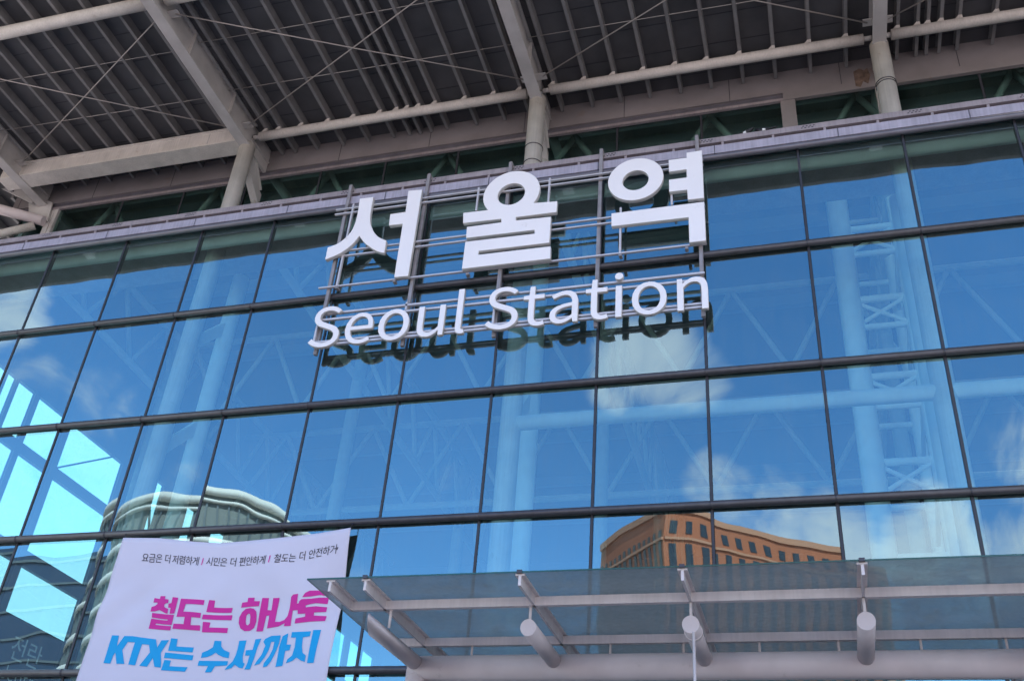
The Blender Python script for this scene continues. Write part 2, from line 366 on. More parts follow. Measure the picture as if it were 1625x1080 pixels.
while x < gx1:
    m = MB()
    for k in range(4):
        for q in range(2): m.box(x+k*.07+q*.03, x+k*.07+q*.03+.035, -.1635, -.15, 17.30+q*.045, 17.322+q*.045)
    m.build('drain_grille', M['mullion'], gut); x += 2.05

# clerestory behind the ledge, with the panelled beam above it
CY = 2.10
fz0_ = 20.497
CX = [-2.0, -.83, 1.47, 3.47, 5.45, 7.70, 9.59, 11.63, 13.75, 15.82, 17.89, 19.95, 21.96, 24.18, 26.2, 28.2, 30.3, 34, 38, 42, 46]
for a, b in zip(CX[:-1], CX[1:]):
    MB().box(a+.03, b-.03, CY+.01, CY+.034, 17.3, 20.8, [0, 1, 2, 2, 2, 2]).build('clerestory_pane', [M['clere_glass'], M['glass_back'], M['glass_edge']], st)
for x in CX:
    if any(abs(x-d) < .5 for d in DX): MB().box(x-.03, x+.17, CY-.08, CY+.1, 17.3, fz0_).build('clerestory_post', M['beam'], st)
    elif abs(x-19.95) < .1: MB().box(x-.17, x+.17, CY-.08, CY+.1, 17.3, fz0_).build('clerestory_post', M['fascia'], st)
    else: MB().box(x-.025, x+.025, CY-.005, CY+.07, 17.3, fz0_).build('clerestory_mullion', M['mullion'], st)
fz0, fz1 = 20.72, 21.55
fa = MB().prism([(-2.4, fz0), (19.85, fz0), (19.85, 20.48), (46, 20.48), (46, fz1), (-2.4, fz1)], 'y', 2.0, 2.09).build('fascia', M['fascia'], st)
MB().box(-2.4, 19.848, 2.055, 2.088, fz0-.16, fz0).build('soffit', M['roll'], fa)
MB().box(-2.4, 19.848, 2.01, 2.088, fz0-.24, fz0-.16).build('frame_rail', M['rail'], fa)
st_ = [PY(x, y, 1.998) for x, y in ((1354, 114), (1363, 109), (1371, 112), (1376, 108), (1381, 120), (1378, 133), (1370, 129), (1366, 138), (1358, 137), (1356, 126))]
MB().prism([(p.x, p.z) for p in st_], 'y', 1.997, 2.0005).build('rust_stain', M['rust'], fa)
for k in range(4, 22): MB().box(-12.6+k*2.6, -12.585+k*2.6, 1.996, 2.02, fz0, fz1-.01).build('panel_joint', M['mullion'], fa)

# columns: one line of round posts just behind the glass that rise past the gutter to carry the roof
BZ = 20.6                                                        # underside of the roof beams
for k, X in enumerate(DX):
    cy = 1.0
    c = MB().tube((X, cy, .0), (X, cy, BZ+.12 if k else 17.2), .208, 36).build('column', M['white_steel'], st)
    if k == 0: continue
    # haunch plate from the column back to the clerestory post
    m = MB(); m.prism([(1.05, 20.55), (1.05, 20.2), (1.9, 19.55), (2.06, 19.55), (2.06, 19.9), (1.9, 19.95), (1.4, 20.55)], 'x', X-.05, X+.05)
    m.bar((X, 1.1, 20.14), (X, 1.95, 19.5), .2, .03, (0, .6, .8)); m.bar((X, 1.45, 20.53), (X, 1.95, 19.97), .2, .03, (0, .6, .8))
    m.build('haunch', M['beam'], c)
    MB().tube((X, 1.9, 17.3), (X, 1.9, 19.53), .075, 16).build('short_post', M['white_steel'], c)
    z = 18.42                                                    # wire loops either side and ties round the post
    for sg in (-1, 1):
        pts = [(X+sg*(.2+.26*max(0, math.cos(t)))+sg*.0, cy-.02+.10*math.sin(t), z) for t in [math.pi*2*q/16 for q in range(16)]]
        MB().path(pts, .012, 6, closed=True).build('wire_loop', M['wire'], c)
    for dz in ([.1, -.12, .62] if k == 2 else [.95, 1.02] if k == 3 else []):
        MB().path([(X+.214*math.cos(t), cy+.214*math.sin(t), z+dz) for t in [math.pi*2*q/28 for q in range(28)]], .012, 6, closed=True).build('wire_tie', M['transom'], c)

# ------------------------------------------------------------------ roof
DZ = 21.46
PURL0 = [-8.0, -7.2, -6.4, -5.6, -4.8, -4.0, -3.2, -2.6]
PB = 21.22
roof = MB().box(-16, 48, -5.85, 2.0, DZ, DZ+.16).build('roof', M['deck'], st)
MB().box(-16, -2.36, 2.0, 6.5, DZ, DZ+.16).build('side_eave', M['deck'], roof)
for x in PURL0: MB().box(x-.05, x+.05, 2.0, 6.4, PB, DZ-.003).build('purlin', M['purlin'], roof)
MB().box(-16, 48, -6.0, -5.85, DZ-.25, DZ+.3).build('roof_edge', M['fascia'], roof)
MB().box(-2.35, 52, 3.1, 34, DZ+.0, DZ+.16).build('hall_roof', M['ceiling'], roof)
MB().box(-2.35, 52, 2.09, 3.1, DZ, DZ+.16).build('eave_strip', M['ceiling'], roof)
for k in range(9): MB().box(-16, 48, -5.1+k*.84, -5.08+k*.84, DZ-.006, DZ+.01).build('deck_seam', M['mullion'], roof)
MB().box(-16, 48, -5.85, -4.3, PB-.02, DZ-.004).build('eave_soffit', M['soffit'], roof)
OY = -3.55                                                       # outer tube line
for k, X in enumerate(DX):
    m = MB(); m.box(X-.15, X+.15, -4.3, 1.0 if k else 2.0, BZ, BZ+.035); m.box(X-.045, X+.045, -4.3, 1.0 if k else 1.98, BZ+.035, DZ-.035); m.box(X-.13, X+.13, -4.3, 1.0, DZ-.035, DZ-.003)
    m.box(X-.10, X+.10, 1.0, 1.95, BZ+.35, BZ+.39); m.box(X-.04, X+.04, 1.0, 1.98, BZ+.05, DZ-.01)
    for y in (-2.2, -.2): m.box(X-.13, X+.13, y, y+.02, BZ+.034, DZ-.034)
    bm_ = m.build('roof_beam', M['beam'], roof)
    # gusset plates where ties meet the beam
    for y in (.42, OY+.3): MB().box(X-.32, X+.32, y, y+.2, 20.97, 20.99).build('tie_plate', M['beam'], bm_)
PURL = [-8.0, -7.2, -6.4, -5.6, -4.8, -4.0, -3.2, -2.4, -1.55, -.63, .06, .89, 1.67, 2.44, 3.17, 3.92, 4.65, 5.35, 6.45, 6.85, 7.51, 8.29, 9.02, 9.77, 10.23, 10.53, 10.84, 11.29, 12.1, 12.87, 13.55,
        14.41, 15.2, 15.93, 16.67, 17.44, 18.19, 18.96, 19.73, 20.55, 21.37, 22.5, 22.93, 23.15, 23.43, 23.82, 24.58, 25.4, 26.2, 27.0, 27.8, 28.6, 29.4, 30.6, 31.4, 32.2, 33.0]
for x in PURL:
    m = MB(); m.box(x-.038, x+.038, -4.3, 1.97, PB, PB+.016); m.box(x+.02, x+.038, -4.3, 1.97, PB+.016, DZ-.003); m.box(x-.05, x+.05, -4.3, 1.97, DZ-.02, DZ-.003)
    m.build('purlin', M['purlin'], roof)
for a, b in zip(DX[1:-1], DX[2:]):                               # tube between the column heads, little cleats under each purlin
    t = MB().tube((a+.3, 1.0, 21.0), (b-.3, 1.0, 21.0), .125, 24).build('edge_tube', M['white_steel'], roof)
    for q in (a+.12, b-.31): MB().tube((q, 1.0, 21.0), (q+.19, 1.0, 21.0), .06, 14).build('tube_spigot', M['beam'], t)
    for x in PURL:
        if a+.3 < x < b-.3: MB().prism([(x-.13, 21.10), (x+.04, 21.10), (x+.04, 21.24), (x-.02, 21.24)], 'y', .94, 1.0).build('cleat', M['white_steel'], t)
for a, b in zip(DX[:-1], DX[1:]):
    MB().tube((a+.2, OY, 21.0), (b-.2, OY, 21.0), .155, 24).build('outer_tube', M['white_steel'], roof)
    for p, q in (((a+.22, .52, 20.98), (b-.22, OY+.4, 20.98)), ((a+.22, OY+.4, 20.96), (b-.22, .52, 20.96))):
        MB().path([p, Vector(p).lerp(Vector(q), .5)+Vector((0, 0, -.02)), q], .016, 8).build('tie_rod', M['wire'], roof)
    for y in (-4.3, -2.05, -.48):
        MB().path([(a+.1, y, PB+.03), (b-.1, y+.12, PB+.03)], .011, 6).build('sag_rod', M['wire'], roof)
# the deep box beam that replaces the tube in the bay at the corner
X0, X1 = DX[0]-.6, DX[1]-.15
m = MB(); m.box(X0, X1, .72, .76, 20.66, 21.12); m.box(X0, X1, .66, 1.16, 20.62, 20.66); m.box(X0, X1, .66, .80, 21.12, 21.16); m.box(X0, X1, 1.08, 1.12, 20.66, 21.12); m.box(X0, X1, .76, 1.08, 21.08, 21.119)
bb = m.build('box_beam', M['white_steel'], roof)
MB().box(4.9, 4.93, .715, .72, 20.68, 21.1).build('splice_plate', M['beam'], bb)
# corner frame beyond the last column
m = MB(); m.bar(PY(-40, 272, 1.8), PY(56, 318, 1.8), .26, .05, (0, 1, 0)); m.build('corner_brace', M['beam'], roof)
gp = [PY(x, y, 1.95) for x, y in ((46, 306), (84, 322), (76, 352), (46, 340))]
MB().prism([(p.x, p.z) for p in gp], 'y', 1.93, 1.97).build('corner_plate', M['beam'], roof)
MB().box(-.95, -.78, 2.0, 2.14, 17.3, 20.44).build('corner_post', M['beam'], roof)
MB().tube(PY(-120, 300, 1.0), PY(70, 351, 1.9), .15, 20).build('corner_strut', M['canopy_tube'], roof)
MB().tube(PY(-120, 400, .9), PY(55, 358, 1.9), .12, 20).build('corner_strut', M['white_steel'], roof)

# ------------------------------------------------------------------ inside the hall
MB().box(-2.2, 52, .3, 33, .02, .06).build('hall_floor', M['floor'], st)
for X in DX[1:]:
    MB().tube((X, 2.25, .05), (X, 2.25, 17.2), .2, 28).build('inner_column', M['inner_steel'], st)
    m = MB()
    for z in (4.5, 8.5, 12.4, 15.2): m.prism([(1.18, z-.5), (1.18, z-.9), (2.08, z+.1), (2.08, z+.5)], 'x', X-.05, X+.05)
    m.build('batten_plate', M['inner_steel'], st)
for (y, z, r, x0) in ((.48, 16.92, .15, -2), (1.0, 11.55, .15, 13.95), (1.0, 5.9, .15, 13.95)):
    MB().tube((x0, y, z), (52, y, z), r, 20).build('wind_tube', M['inner_steel'], st)
# lift tower with ladder bracing seen through the right-hand panes
ta, tb = PY(1352, 500, 4.0).x, PY(1443, 480, 4.0).x
m = MB()
for x in (ta, tb):
    for y in (4.0, 6.2): m.tube((x, y, .05), (x, y, 20.8), .24 if (x == ta and y == 4) else .13, 24)
for k in range(10):
    z = 1.5+k*2.05
    m.tube((ta, 4, z), (tb, 4, z), .085, 14); m.tube((ta, 4, z-.75), (tb, 4, z-.75), .07, 14); m.tube((ta, 6.2, z), (tb, 6.2, z), .07, 12)
    m.tube((ta, 4, z), (tb, 4, z-.75), .05, 10); m.tube((ta, 4, z-.75), (tb, 4, z), .05, 10)
    m.tube((ta, 4, z), (ta, 6.2, z-1), .05, 10); m.tube((tb, 4, z), (tb, 6.2, z-1), .05, 10)
m.build('inner_tower', M['inner_steel'], st)
def warren(x0, x1, y, z0, z1, n, r, rd, name='inner_truss', par=st, mt='deep_steel'):
    m = MB(); m.tube((x0, y, z0), (x1, y, z0), r, 14); m.tube((x0, y, z1), (x1, y, z1), r, 14); w_ = (x1-x0)/n
    for k in range(n):
        m.tube((x0+k*w_, y, z0), (x0+(k+.5)*w_, y, z1), rd, 10); m.tube((x0+(k+.5)*w_, y, z1), (x0+(k+1)*w_, y, z0), rd, 10)
    m.build(name, M[mt], par)
warren(-1.0, 51, 2.62, 17.75, 20.95, 15, .06, .085, mt='mid_steel')
warren(-2, 50, 9.5, 17.6, 20.6, 17, .10, .08)
warren(-2, 50, 16, 17.2, 20.6, 14, .12, .09)
for X in DX:                                                     # trusses running back into the hall
    m = MB(); m.tube((X, 2.4, 20.9), (X, 30, 20.9), .13, 14); m.tube((X, 2.4, 18.9), (X, 30, 17.6), .12, 14)
    for k in range(11): y = 2.4+k*2.5; m.tube((X, y, 18.9-.047*(y-2.4)), (X, y+1.25, 20.9), .08, 10); m.tube((X, y+1.25, 20.9), (X, y+2.5, 18.9-.047*(y+.1)), .08, 10)
    m.tube((X, 9.5, .05), (X, 9.5, 20.8), .2, 20); m.tube((X, 20, .05), (X, 20, 20.8), .22, 20)
    m.build('inner_truss', M['deep_steel'], st)
for k in range(7):
    y = 3.5+k*3.8; MB().box(-2, 52, y-.1, y+.1, 20.95, 21.35).build('hall_purlin', M['inner_wall'], st)

# end wall on the left: dark frame of bands and mullions, clear panes to the sky, dark shop front at the foot
SX = -2.0
bands = [(0, 4.2), (4.2, 10.2), (11.52, 11.97), (14.27, 14.6), (16.5, DZ)]
m = MB()
for a, b in bands[2:4]: m.box(SX-.16, SX-.02, .1, 32, a, b)
m.box(SX-.16, SX-.02, .1, 10.5, 16.15, 16.5); m.box(SX-.16, SX-.02, .1, 2.36, 16.5, 17.2); m.box(SX-.16, SX-.02, 2.36, 32, 16.5, DZ-.002)
m.box(SX-.16, SX-.02, .1, 32, 0, 10.2)
ys = [(.1, .5), (2.4, 2.75), (4.2, 4.32), (5.05, 5.25), (6.45, 6.82), (9.57, 11.15), (11.93, 13.0), (14.1, 15.3), (16.3, 17.6), (20.2, 20.5), (23.2, 24.6), (26.3, 26.55), (27.95, 28.5), (31.4, 32)]
for a, b in ys:
    for z0, z1 in ((10.2, 11.52), (11.97, 14.27), (14.6, 16.5)): m.box(SX-.15, SX-.03, a, b, z0, z1)
ew = m.build('end_wall', M['frame'], st)
for (y0, y1, z0, z1) in ((6.82, 9.57, 14.6, 16.5), (2.75, 4.2, 16.5, 14.6), (11.15, 11.93, 16.5, 14.6)):
    MB().bar((SX-.09, y0, z0), (SX-.09, y1, z1), .05, .07, (1, 0, 0)).build('brace', M['frame'], ew)
for a, b in zip(ys[:-1], ys[1:]):
    for z0, z1 in ((10.2, 11.52), (11.97, 14.27), (14.6, 16.5)):
        MB().box(SX-.10, SX-.08, a[1], b[0], z0, z1, [2, 2, 1, 0, 2, 2]).build('end_pane', [M['side_glass'], M['glass_back'], M['glass_edge']], ew)
MB().box(-2.2, 52, 32, 32.3, 0, DZ).build('back_wall', M['inner_wall'], st)
m = MB()                                                         # dark shop front under the end windows
for k in range(9): m.box(SX-.015, SX+.02, .6+k*.34*(1+.05*k), .68+k*.34*(1+.05*k), 4.4, 10.1)
m.build('shop_blind', M['inner_wall'], ew)
e_ = M['letter'].node_tree.nodes['Principled BSDF']; e_.inputs['Emission Color'].default_value = (.6, .75, .9, 1); e_.inputs['Emission Strength'].default_value = .04   # faint glow added so the letters show in the dark hall
shop = MB().box(SX-.012, SX+.05, 5.6, 9.3, 8.0, 10.1).build('shop_sign', M['dark'], ew)

# ------------------------------------------------------------------ station sign
FY = -.41                                                        # front face of the letters
LY, LD = FY+.05, .10                                                     # front face
sgn = thing('station_sign', 'large white letters of the station name in Korean and English on a steel frame', 'sign', (14.1, -.2, 12.5))
def zm(x0, y0, s=5.4):
    return lambda p: (lambda q: (q.x, q.z))(PY(x0+p[0]/s, y0+p[1]/s, FY))
def letter(loops, name='letter', dp=.10):
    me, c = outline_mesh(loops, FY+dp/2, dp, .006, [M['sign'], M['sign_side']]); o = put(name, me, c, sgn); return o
A = zm(480, 280)
runs = [[(490, 190), (607, 175)], [(607, 175), (585, 300), (580, 380), (590, 430), (615, 480), (655, 520), (718, 548)], [(718, 548), (700, 655)],
        [(700, 655), (640, 640), (580, 605), (525, 560), (487, 508)], [(487, 508), (430, 575), (370, 625), (300, 668), (195, 712)], [(195, 712), (215, 608)],
        [(215, 608), (290, 580), (350, 540), (410, 480), (450, 400), (475, 300), (490, 190)]]
lp = []
for rn in runs:
    rn = [A(p) for p in rn]; lp += catmull(rn, 6) if len(rn) > 2 else rn[:1]
letter([lp]); letter([[A(p) for p in ((907, 122), (1025, 112), (905, 850), (785, 862), (858, 405), (740, 418), (752, 322), (882, 303))]])
def arc(c, p, q, n=40, ccw=False):
    a0, a1 = math.atan2(p[1]-c[1], p[0]-c[0]), math.atan2(q[1]-c[1], q[0]-c[0])
    while a1 > a0: a1 -= 2*math.pi
    return [(c[0]+c[2]*math.cos(a0+(a1-a0)*k/n), c[1]+c[2]*math.sin(a0+(a1-a0)*k/n)) for k in range(n+1)]
def circ(c, n=56): return [(c[0]+c[2]*math.cos(2*math.pi*k/n), c[1]+c[2]*math.sin(2*math.pi*k/n)) for k in range(n)]
A = zm(700, 240)
oc = circle3(A((362, 430)), A((600, 175)), A((845, 330))); ic = circle3(A((485, 400)), A((600, 277)), A((718, 340)))
body = [A((190, 527))] + arc(oc, A((395, 508)), A((805, 450))) + [A(p) for p in ((995, 427), (988, 520), (640, 563), (640, 592), (942, 560), (927, 782), (322, 853), (317, 886), (938, 813), (935, 918),
        (177, 1006), (207, 775), (800, 705), (800, 672), (213, 742), (220, 648), (515, 608), (515, 578), (187, 615))]
letter([body, circ(ic)])
A = zm(930, 220)
oc = circle3(A((188, 390)), A((430, 170)), A((660, 340))); ic = circle3(A((312, 370)), A((425, 272)), A((535, 350)))
letter([circ(oc), circ(ic)])
letter([[A(p) for p in ((860, 120), (992, 100), (1010, 507), (872, 522), (866, 437), (712, 455), (710, 352), (862, 332), (861, 262), (710, 283), (707, 183), (861, 163))]])
letter([[A(p) for p in ((217, 640), (1012, 540), (1027, 872), (885, 888), (878, 672), (217, 750))]])
# English line: glyph outlines, 4000 units per em
GL, GH = [{"S":[[426,-18,544,-4,641,38,713,100,759,180,775,273,764,355,734,421,689,473,631,514,563,548,417,611,369,632,323,657,284,688,257,730,246,783,255,833,281,874,321,905,374,925,438,931,493,927,544,915,590,895,633,869,672,836,739,919,692,960,638,995,576,1022,510,1039,438,1045,333,1032,244,995,175,937,131,862,115,773,127,692,161,627,209,577,265,538,324,510,471,445,526,420,574,393,610,360,634,318,643,262,633,206,606,160,562,125,502,103,427,95,364,101,303,118,245,145,191,180,144,223,67,133,124,82,190,40,262,8,341,-11]],"e":[[437,-18,496,-14,550,-4,600,13,645,34,686,59,641,144,607,123,571,107,534,94,494,87,451,84,370,96,302,131,250,186,214,260,199,350,711,350,713,363,715,376,716,391,717,407,717,423,704,543,666,642,604,717,520,764,413,780,311,762,218,711,143,628,92,516,73,380,91,242,143,131,221,50,321,-1],[197,441,216,524,250,590,297,638,353,668,416,678,481,668,534,639,573,591,597,525,605,441]],"o":[[424,-18,532,-1,629,49,706,131,757,241,776,380,757,519,706,630,629,712,532,763,424,780,316,763,220,712,143,630,92,519,73,380,92,241,143,131,220,49,316,-1],[424,88,351,102,290,140,244,201,215,282,204,380,215,477,244,558,290,620,351,659,424,672,498,659,559,620,606,558,635,477,646,380,635,282,606,201,559,140,498,102]],"u":[[352,-18,411,-12,464,6,513,35,559,73,602,119,606,119,616,0,723,0,723,761,595,761,595,221,553,173,514,137,475,112,434,97,389,92,336,100,296,123,268,162,252,219,246,294,246,761,118,761,118,279,127,173,154,90,200,30,265,-6]],"l":[[263,-18,283,-18,299,-16,314,-13,326,-10,338,-7,319,91,312,90,306,89,301,88,297,88,293,88,282,90,272,96,264,107,259,122,258,143,258,1115,129,1115,129,151,134,92,149,45,175,10,213,-11]],"t":[[367,-18,396,-17,425,-12,454,-6,482,2,508,10,483,106,467,100,450,94,432,90,414,87,396,85,350,92,317,110,295,140,282,180,279,231,279,657,486,657,486,761,279,761,279,975,172,975,158,761,38,754,38,657,151,657,151,235,158,150,181,80,221,27,283,-6]],"a":[[304,-18,359,-13,412,3,463,27,511,57,556,91,560,91,571,0,676,0,676,468,667,573,637,659,586,725,512,766,413,780,341,774,275,758,214,735,160,708,115,681,164,592,202,616,245,639,291,657,340,669,392,674,456,663,501,634,530,592,545,539,549,482,376,454,245,414,154,358,100,287,83,197,93,122,124,62,171,18,232,-9],[340,85,297,90,260,103,231,126,213,160,206,206,217,261,253,307,318,345,415,375,549,396,549,185,506,149,464,121,424,101,383,89]],"i":[[129,0,258,0,258,761,129,761],[193,917,222,921,245,933,263,950,275,974,279,1003,275,1030,263,1053,245,1070,222,1082,193,1085,165,1082,142,1070,124,1053,113,1030,109,1003,113,974,124,950,142,933,165,921]],"n":[[129,0,258,0,258,552,301,593,341,626,380,649,421,663,465,668,519,661,559,638,588,598,604,541,609,465,609,0,737,0,737,482,728,587,701,670,655,731,590,768,504,780,445,774,390,755,340,727,293,691,249,650,246,650,234,761,129,761]]},{"요":[[641,986,822,957,945,876,990,752,945,629,822,548,641,518,461,548,339,629,294,752,339,876,461,957],[641,1078,403,1038,242,924,182,752,203,647,261,559,352,492,352,150,70,150,70,53,1218,53,1218,150,936,150,936,493,1025,560,1082,647,1102,752,1043,924,880,1038],[466,150,466,448,521,437,580,430,641,427,704,430,764,437,819,448,819,150]],"금":[[211,357,211,-92,1074,-92,1074,357],[959,265,959,3,325,3,325,265],[70,625,70,529,1218,529,1218,625,1035,625,1060,769,1069,892,1070,997,1070,1091,216,1091,216,996,955,996,954,891,944,769,919,625]],"은":[[70,492,70,398,1214,398,1214,492],[641,1115,405,1085,251,998,196,863,251,727,405,640,641,609,878,640,1032,727,1087,863,1032,998,878,1085],[641,1021,815,1002,928,947,968,863,928,778,815,723,641,704,468,723,356,778,315,863,356,947,468,1002],[217,286,217,-81,1087,-81,1087,14,333,14,333,286]],"더":[[133,1038,133,202,230,202,446,205,629,218,807,245,793,340,626,315,452,303,249,300,249,941,709,941,709,1038],[634,699,634,602,997,602,997,-111,1113,-111,1113,1158,997,1158,997,699]],"저":[[724,697,724,602,996,602,996,-111,1112,-111,1112,1158,996,1158,996,697],[106,1028,106,933,391,933,391,787,345,563,226,366,59,232,129,140,264,243,375,390,451,567,527,401,636,263,770,167,839,259,672,387,553,575,508,787,508,933,794,933,794,1028]],"렴":[[284,345,284,-91,1112,-91,1112,345],[997,252,997,3,399,3,399,252],[749,724,749,629,996,629,996,413,1112,413,1112,1157,996,1157,996,982,749,982,749,887,996,887,996,724],[120,1091,120,996,550,996,550,831,123,831,123,461,213,461,431,462,598,471,749,490,739,584,597,567,441,558,238,556,238,741,665,741,665,1091]],"하":[[443,756,283,719,173,616,133,465,173,313,283,211,443,174,602,211,710,313,751,465,710,616,602,719],[443,660,544,634,614,566,640,465,614,363,544,295,443,270,340,295,270,363,244,465,270,566,340,634],[929,1158,929,-109,1043,-109,1043,541,1251,541,1251,637,1043,637,1043,1158],[382,1143,382,955,63,955,63,860,810,860,810,955,499,955,499,1143]],"게":[[1035,1158,1035,-109,1146,-109,1146,1158],[125,997,125,902,497,902,437,651,297,431,70,248,137,164,295,277,419,405,510,546,772,546,772,-45,881,-45,881,1125,772,1125,772,640,552,640,586,755,606,874,612,997]],"시":[[990,1158,990,-111,1106,-111,1106,1158],[403,1049,403,822,357,587,235,385,63,251,134,154,273,255,385,400,464,578,542,410,653,274,787,179,857,272,687,401,566,596,520,822,520,1049]],"민":[[136,1048,136,458,727,458,727,1048],[613,954,613,552,249,552,249,954],[992,1157,992,246,1108,246,1108,1157],[294,333,294,-67,1147,-67,1147,28,410,28,410,333]],"편":[[784,676,784,580,996,580,996,216,1112,216,1112,1158,996,1158,996,917,784,917,784,822,996,822,996,676],[87,406,314,409,567,420,819,448,814,535,760,529,705,524,648,520,648,961,775,961,775,1056,108,1056,108,961,232,961,232,506,73,504],[346,961,536,961,536,513,346,507],[301,293,301,-81,1146,-81,1146,14,417,14,417,293]],"안":[[423,1069,254,1028,136,919,92,756,136,594,254,484,423,444,593,484,710,594,754,756,710,919,593,1028],[423,968,535,941,613,867,641,756,613,647,535,573,423,546,313,573,235,647,206,756,235,867,313,941],[937,1158,937,225,1053,225,1053,676,1239,676,1239,773,1053,773,1053,1158],[265,321,265,-81,1109,-81,1109,14,380,14,380,321]],"철":[[387,1164,387,1032,105,1032,105,938,387,938,387,909,345,770,232,657,66,583,118,493,258,551,370,638,445,751,523,649,635,569,775,517,825,606,658,673,544,779,501,909,501,938,782,938,782,1032,503,1032,503,1164],[996,1158,996,843,744,843,744,749,996,749,996,494,1111,494,1111,1158],[298,-3,298,-95,1158,-95,1158,-3,413,-3,413,132,1111,132,1111,433,296,433,296,342,996,342,996,218,298,218]],"도":[[216,1056,216,472,584,472,584,147,70,147,70,50,1218,50,1218,147,699,147,699,472,1085,472,1085,566,332,566,332,961,1073,961,1073,1056]],"는":[[69,513,69,419,1217,419,1217,513],[224,1112,224,683,1085,683,1085,777,339,777,339,1112],[216,291,216,-78,1092,-78,1092,17,332,17,332,291]],"전":[[996,1157,996,808,741,808,741,713,996,713,996,228,1112,228,1112,1157],[304,311,304,-81,1147,-81,1147,14,419,14,419,311],[111,1055,111,959,392,959,392,898,351,725,240,580,74,483,134,389,272,464,380,572,452,706,524,585,628,487,758,419,817,511,655,604,549,740,510,898,510,959,787,959,787,1055]],"거":[[700,650,700,553,996,553,996,-109,1111,-109,1111,1158,996,1158,996,650],[125,1021,125,927,587,927,519,650,350,414,70,223,133,132,468,375,649,677,703,1021]],"란":[[937,1157,937,224,1053,224,1053,671,1241,671,1241,769,1053,769,1053,1157],[272,296,272,-81,1111,-81,1111,14,389,14,389,296],[122,1074,122,979,578,979,578,801,125,801,125,420,224,420,440,423,633,435,826,461,815,557,629,532,444,519,239,515,239,711,692,711,692,1074]],"J":[[332,-18,494,25,586,139,615,301,615,1027,485,1027,485,314,466,188,411,117,319,95,250,107,192,145,141,211,49,144,120,55,214,0]],"e":[[437,-18,532,-8,615,20,686,59,641,144,583,112,521,91,451,84,323,117,236,209,199,350,711,350,714,372,716,396,717,423,682,612,578,736,413,780,248,731,122,594,73,380,122,165,252,29],[197,441,237,570,315,650,416,678,518,651,582,571,605,441]],"o":[[424,-18,598,29,726,164,776,380,726,596,598,733,424,780,250,733,123,596,73,380,123,164,250,29],[424,88,309,125,232,226,204,380,232,533,309,635,424,672,540,635,618,533,646,380,618,226,540,125]],"t":[[367,-18,415,-14,463,-4,508,10,483,106,456,96,426,88,396,85,327,103,290,152,279,231,279,657,486,657,486,761,279,761,279,975,172,975,158,761,38,754,38,657,151,657,151,235,171,102,239,14]],"r":[[129,0,258,0,258,489,315,592,382,648,448,665,476,664,499,660,522,653,546,763,522,773,496,779,465,780,384,761,310,706,249,622,246,622,234,761,129,761]],"a":[[304,-18,395,-3,479,36,556,91,560,91,571,0,676,0,676,468,650,633,564,741,413,780,296,764,195,726,115,681,164,592,230,632,307,662,392,674,488,646,536,575,549,482,284,429,132,337,83,197,112,81,190,7],[340,85,272,97,224,136,206,206,238,292,346,356,549,396,549,185,478,130,410,97]],"n":[[129,0,258,0,258,552,328,616,393,655,465,668,547,647,594,581,609,465,609,0,737,0,737,482,712,645,635,746,504,780,408,763,324,716,249,650,246,650,234,761,129,761]]}]
ADV = dict(S=.20868, e=.19398, o=.21218, u=.21254, l=.09944, t=.1320, a=.19713, i=.09629, n=.21359)
ADV[' '] = .0787
ex0 = PY(487, 548, FY).x; ex1 = PY(1124.2, 480, FY).x
exs = (ex1-ex0)/2.151; ez0 = PY(1070.7, 493.5, FY).z; ezs = (PY(1068.9, 443.5, FY).z-ez0)/.1905
pen = 0
text = 'Seoul Station'
total = sum(ADV[c] for c in text)
for c in text:
    if c != ' ':
        loops = []
        for l in GL[c]:
            pts = [(ex0 + (pen - .0168 + l[k]/4000)*exs, ez0 + l[k+1]/4000*ezs) for k in range(0, len(l), 2)]
            loops.append(pts)
        letter(loops, dp=.085)
    pen += ADV[c]
# frame: five posts, pairs of rails, short struts
def zpx(x, y, yy): return PY(x, y, yy).z
SPX = [XS[5]+1.93-.02, XS[6]+1.93-.03, XS[8], XS[9], XS[10]]
SPX = [10.113, 12.026, 13.942, 15.97, 18.0]
pz = -.215
for x in SPX:
    p = MB().box(x-.037, x+.037, pz-.037, pz+.037, 12.80, 17.46).build('post', M['signpost'], sgn)
    m = MB(); m.box(x-.04, x+.04, pz+.05, .30, 17.405, 17.455); m.box(x-.04, x+.04, -.03, .02, 17.38, 17.41); m.bar((x+.06, pz+.05, 17.30), (x+.16, pz+.25, 17.47), .03, .09); m.build('hook', M['signpost'], p)
ry = -.29
xl, xr = 9.95, 18.08
for (px, py) in ((672, 315), (672, 322), (590, 401), (590, 393), (672, 438.5)):
    z = zpx(px, py, ry); MB().box(9.9, 18.12, ry-.025, ry+.025, z-.016, z+.016).build('rail', M['signrail'], sgn)
for (px, py) in ((643, 485), (690, 489.5), (590, 535), (690, 530)):
    z = zpx(px, py, ry); MB().box(10.1, 18.06, ry-.03, ry+.03, z-.022, z+.022).build('rail', M['signrail'], sgn)
for (a, b) in (((561, 324), (535, 455)), ((760, 298), (756, 335)), ((873, 283), (870, 322)), ((985, 330), (984, 405)), ((1066, 308), (1066, 326)), ((645, 480), (645, 492)), ((503, 517), (498, 546)), ((784, 488), (782, 520))):
    p, q = PY(*a, ry-.01), PY(*b, ry-.01); x = (p.x+q.x)/2
    MB().box(x-.02, x+.02, ry-.03, ry+.03, q.z, p.z).build('strut', M['signrail'], sgn)
m = MB()
for (px, py) in ((536, 456), (627, 446), (743, 435), (985, 405), (1090, 394)):
    q = PY(px, py, ry); m.box(q.x-.03, q.x+.03, ry-.06, ry+.05, q.z-.06, q.z+.0)
m.build('clamp', M['signpost'], sgn)

